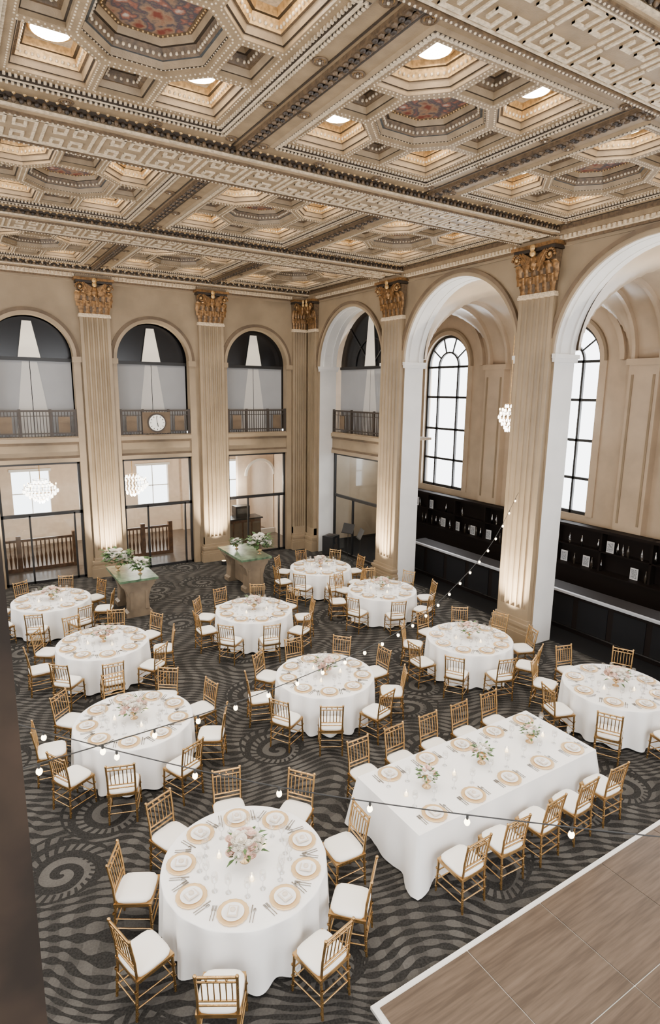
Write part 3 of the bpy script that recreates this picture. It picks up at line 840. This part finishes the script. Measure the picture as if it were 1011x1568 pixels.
def bouquet(seed,R=.175,hz=.17,n=28,white=.55,vase=True,leafn=38,lw=.12):
    rnd=random.Random(seed); mb=MB()
    if vase:
        mb.lathe([(.001,0),(.06,0),(.055,.01),(.015,.03),(.015,.06),(.05,.08),(.075,.12),(.07,.13)],'vase_gold',n=16)
    for i in range(n):
        z=1-(i+.5)/n*1.1; ra=math.sqrt(max(0,1-z*z)); t=i*2.399
        c=(R*ra*math.cos(t)*rnd.uniform(.85,1.1),R*ra*math.sin(t)*rnd.uniform(.85,1.1),hz+R*.75*z*rnd.uniform(.85,1.1))
        rose(mb,c,R*rnd.uniform(.24,.36),'rose_white' if rnd.random()<white else 'rose_blush',rnd)
    for i in range(leafn):
        t=rnd.random()*2*PI; rr=R*rnd.uniform(.5,1.0); z=hz+R*rnd.uniform(-.35,.7)
        leafq(mb,(rr*math.cos(t),rr*math.sin(t),z),(math.cos(t),math.sin(t),rnd.uniform(-.4,.7)),R*rnd.uniform(.4,.8),R*lw)
    return mb
CP=[bouquet(i).mesh('floral_centerpiece') for i in range(3)]
CPS=[bouquet(10+i,R=.115,hz=.16,n=13,white=.8,leafn=44,lw=.16).mesh('floral_centerpiece_small') for i in range(2)]

def round_table(k,cx,cy,angs):
    place(RC[k%4],'round_banquet_table',(cx,cy,0),random.random()*6)
    place(CP[k%3],'floral_centerpiece',(cx,cy,.762),random.random()*6)
    for a in angs:
        t=math.radians(a+random.uniform(-2,2)); R=1.21+random.uniform(-.01,.05)
        ux,uy=math.cos(t),math.sin(t)
        place(CH,'chiavari_chair',(cx+R*ux,cy+R*uy,0),t+PI/2+random.uniform(-.06,.06))
    for a in angs:
        t=math.radians(a)
        place(SM,'place_setting',(cx+.70*math.cos(t),cy+.70*math.sin(t),.762),t+PI/2)
        t2=t+math.radians(13); place(GM,'wine_glass',(cx+.50*math.cos(t2),cy+.50*math.sin(t2),.762))
        t2=t+math.radians(-12); place(GM,'wine_glass',(cx+.46*math.cos(t2),cy+.46*math.sin(t2),.762))
    for a in (20,140,260):
        t=math.radians(a+k*17); place(VM,'votive_candle',(cx+.30*math.cos(t),cy+.30*math.sin(t),.762))
T=[(2.34,5.41),(2.05,9.07),(2.27,12.43),(1.72,15.74),(5.79,12.58),(5.49,8.82),(9.06,14.88),(9.40,12.25),(9.07,8.68),(9.81,5.74)]
def ring9(off,n=9): return [off+i*360/n for i in range(n)]
A=[[34,74,114,154,194,236,282,318,354],ring9(10),ring9(25),ring9(22.5,8),ring9(20),ring9(5),[175,130,85,40,-5,-60,-105,-145],ring9(22.5,8),ring9(15),ring9(30,8)]
for k,(c,a) in enumerate(zip(T,A)): round_table(k,c[0],c[1],a)
lx,ly=3.42,1.30; lc=(5.98,5.34)
place(rect_cloth(lx,ly),'long_banquet_table',(lc[0],lc[1],0))
for i,x in enumerate((4.68,5.36,6.04,6.72,7.40)):
    place(CH,'chiavari_chair',(x,4.37,0),random.uniform(-.06,.06))
    place(CH,'chiavari_chair',(x-.02,6.30,0),PI+random.uniform(-.06,.06))
    place(SM,'place_setting',(x,4.69+.19,.762),0); place(SM,'place_setting',(x,5.99-.19,.762),PI)
    for (gx,gy) in ((.17,5.08),(-.12,5.12),(-.17,5.60),(.12,5.56)): place(GM,'wine_glass',(x+gx,gy,.762))
for i,x in enumerate((4.95,5.98,7.0)):
    place(CPS[i%2],'floral_centerpiece',(x,5.34,.762),i)
for x in (4.6,5.45,6.5,7.3): place(VM,'votive_candle',(x,5.34,.762))

# ------------------------------------------------------------------ stone desks
def desk(cx,cy,L):
    mb=MB(); w=1.0
    mb.box((-w/2,-L/2,1.0),(w/2,L/2,1.06),'green_marble')
    mb.box((-w/2+.05,-L/2+.05,.93),(w/2-.05,L/2-.05,1.0),'desk_stone')
    for s in(-1,1):
        y=s*(L/2-.28)
        prof=[(-.34,0),(.34,0),(.34,.12),(.27,.16),(.25,.5),(.32,.75),(.42,.86),(.42,.93),(-.42,.93),(-.42,.86),(-.32,.75),(-.25,.5),(-.27,.16),(-.34,.12)]
        mb.extr([prof],mXZ,y-.17,y+.17,'desk_stone')
        for q in (-.2,.2): mb.box((q-.04,y-s*0-.19,.2),(q+.04,y+.19,.7),'desk_stone')
    mb.box((-.12,-L/2+.3,.1),(.12,L/2-.3,.8),'desk_stone')
    mb.obj('stone_writing_desk',(cx,cy,0))
desk(3.80,16.15,1.6); desk(7.33,16.6,1.85)
def arrangement(seed,x,y,sz=1.0):
    mb=bouquet(seed,R=.27*sz,hz=.30*sz,n=20,white=1.,leafn=170,lw=.19)
    mb.obj('flower_arrangement',(x,y,1.062))
arrangement(31,3.50,16.4,1.1); arrangement(32,3.95,15.85,.8); arrangement(33,7.62,16.1,1.1); arrangement(34,7.25,17.0,.6)

# ------------------------------------------------------------------ string lights
def string(pts,nb,name):
    mb=MB(); P=[Vector(p) for p in pts]
    out=[]
    Q=[P[0]*2-P[1]]+P+[P[-1]*2-P[-2]]
    for i in range(1,len(Q)-2):
        for k in range(14):
            t=k/14; a,b,c,d=Q[i-1],Q[i],Q[i+1],Q[i+2]
            out.append(.5*((2*b)+(c-a)*t+(2*a-5*b+4*c-d)*t*t+(-a+3*b-3*c+d)*t**3))
    out.append(P[-1])
    mb.tube(out,.005,'cord',4)
    L=[0]
    for a,b in zip(out[:-1],out[1:]): L.append(L[-1]+(b-a).length)
    for i in range(nb):
        s=L[-1]*(i+.5)/nb
        j=max(k for k in range(len(L)) if L[k]<=s); j=min(j,len(out)-2)
        p=out[j].lerp(out[j+1],(s-L[j])/(L[j+1]-L[j]))
        mb.cyl(p,p+Vector((0,0,-.035)),.010,'cord',n=6); mb.sph(p+Vector((0,0,-.058)),.022,'bulb',8,6,(1,1,1.25))
    mb.obj(name)
string([(-.3,5.85,3.32),(.34,5.2,3.12),(1.86,3.6,2.99),(3.45,2.04,3.04),(4.6,.95,3.15)],10,'string_lights')
string([(11.2,9.45,3.66),(9.4,8.54,2.85),(7.41,7.6,2.45),(5.76,6.8,2.38),(3.9,5.9,2.6),(2.0,5.0,2.95),(.06,4.0,3.5)],24,'string_lights')

# ------------------------------------------------------------------ lights
def area(name,loc,rot,sx,sy,e,col,spread=PI):
    l=bpy.data.lights.new(name,'AREA'); l.shape='RECTANGLE'; l.size=sx; l.size_y=sy; l.energy=e; l.color=col; l.spread=spread
    o=bpy.data.objects.new(name,l); COL.objects.link(o); o.location=loc; o.rotation_euler=rot; return o
day=(.95,.97,1.0)
for c in (-1.,2.6,6.2,9.6):
    area('window_daylight_rear',(c,-3.2,4.8),(PI/2,0,0),2.5,6.4,95,day)
for c in (1.6,6.8,12.,17.):
    area('window_daylight_left',(-3.7,c,4.9),(PI/2,0,-PI/2),2.9,5.5,40,(1,.93,.84))  # fill light added outside the unseen left wall
for c in AW:
    area('window_daylight_annex',(16.5,c,5.0),(PI/2,0,PI/2),2.2,5.4,240,day)
def spot(name,loc,target,e,col,size=60,blend=.8,r=.05):
    l=bpy.data.lights.new(name,'SPOT'); l.energy=e; l.color=col; l.spot_size=math.radians(size); l.spot_blend=blend; l.shadow_soft_size=r
    o=bpy.data.objects.new(name,l); COL.objects.link(o); o.location=loc
    o.rotation_euler=(Vector(target)-Vector(loc)).to_track_quat('-Z','Y').to_euler(); return o
for px in PXC:
    for py in PYC:
        for a in (-.83,.83):
            for b in (-1,1):
                if py+b<1.5: continue
                spot('recessed_downlight',(px+a,py+b,9.64),(px+a,py+b,0),285,(1,.94,.85),92,.9,.16)
warm=(1,.90,.74)
fx=MB(); fx.cyl((0,0,0),(0,0,.14),.09,'black_metal',n=16); fx.disc((0,0,.141),.07,'candle',16); FM=fx.mesh('uplight')
for (x,y,dx,dy) in [(.30,18.95,0,1),(3.94,18.95,0,1),(7.6,18.95,0,1),(10.6,14.58,1,0),(10.6,9.40,1,0),(10.6,4.19,1,0)]:
    place(FM,'uplight',(x,y,0))
    spot('uplight_beam',(x,y,.2),(x+dx*.65,y+dy*.65,2.1),3800,warm,56,1.0)
for x,y,z in ((2.4,22.4,2.0),(5.5,22.4,2.0),(9.3,22.4,2.2)):  # lobby point lights; the last one has no chandelier at it
    l=bpy.data.lights.new('chandelier_glow','POINT'); l.energy=240; l.color=(1,.89,.76); l.shadow_soft_size=.3
    o=bpy.data.objects.new('chandelier_glow',l); COL.objects.link(o); o.location=(x,y,z)
w=bpy.data.worlds.new('World'); S.world=w; w.use_nodes=True
bg=w.node_tree.nodes['Background']; bg.inputs[0].default_value=(.95,.97,1,1); bg.inputs[1].default_value=7

# ------------------------------------------------------------------ camera
f,p,a,rl,Hc=917.3449,.1972,.562,.0134,5.9261
fw=np.array([np.sin(a)*np.cos(p),np.cos(a)*np.cos(p),-np.sin(p)]); rt=np.array([np.cos(a),-np.sin(a),0]); up=np.cross(rt,fw)
r2=rt*np.cos(rl)+up*np.sin(rl); u2=up*np.cos(rl)-rt*np.sin(rl)
cd=bpy.data.cameras.new('camera'); cd.sensor_fit='HORIZONTAL'; cd.sensor_width=36; cd.lens=36*f/1011.; cd.clip_start=.05
co=bpy.data.objects.new('camera',cd); COL.objects.link(co)
Mx=Matrix(((r2[0],u2[0],-fw[0],0),(r2[1],u2[1],-fw[1],0),(r2[2],u2[2],-fw[2],Hc),(0,0,0,1)))
co.matrix_world=Mx; S.camera=co
print('faces',sum(len(m.polygons) for m in bpy.data.meshes))
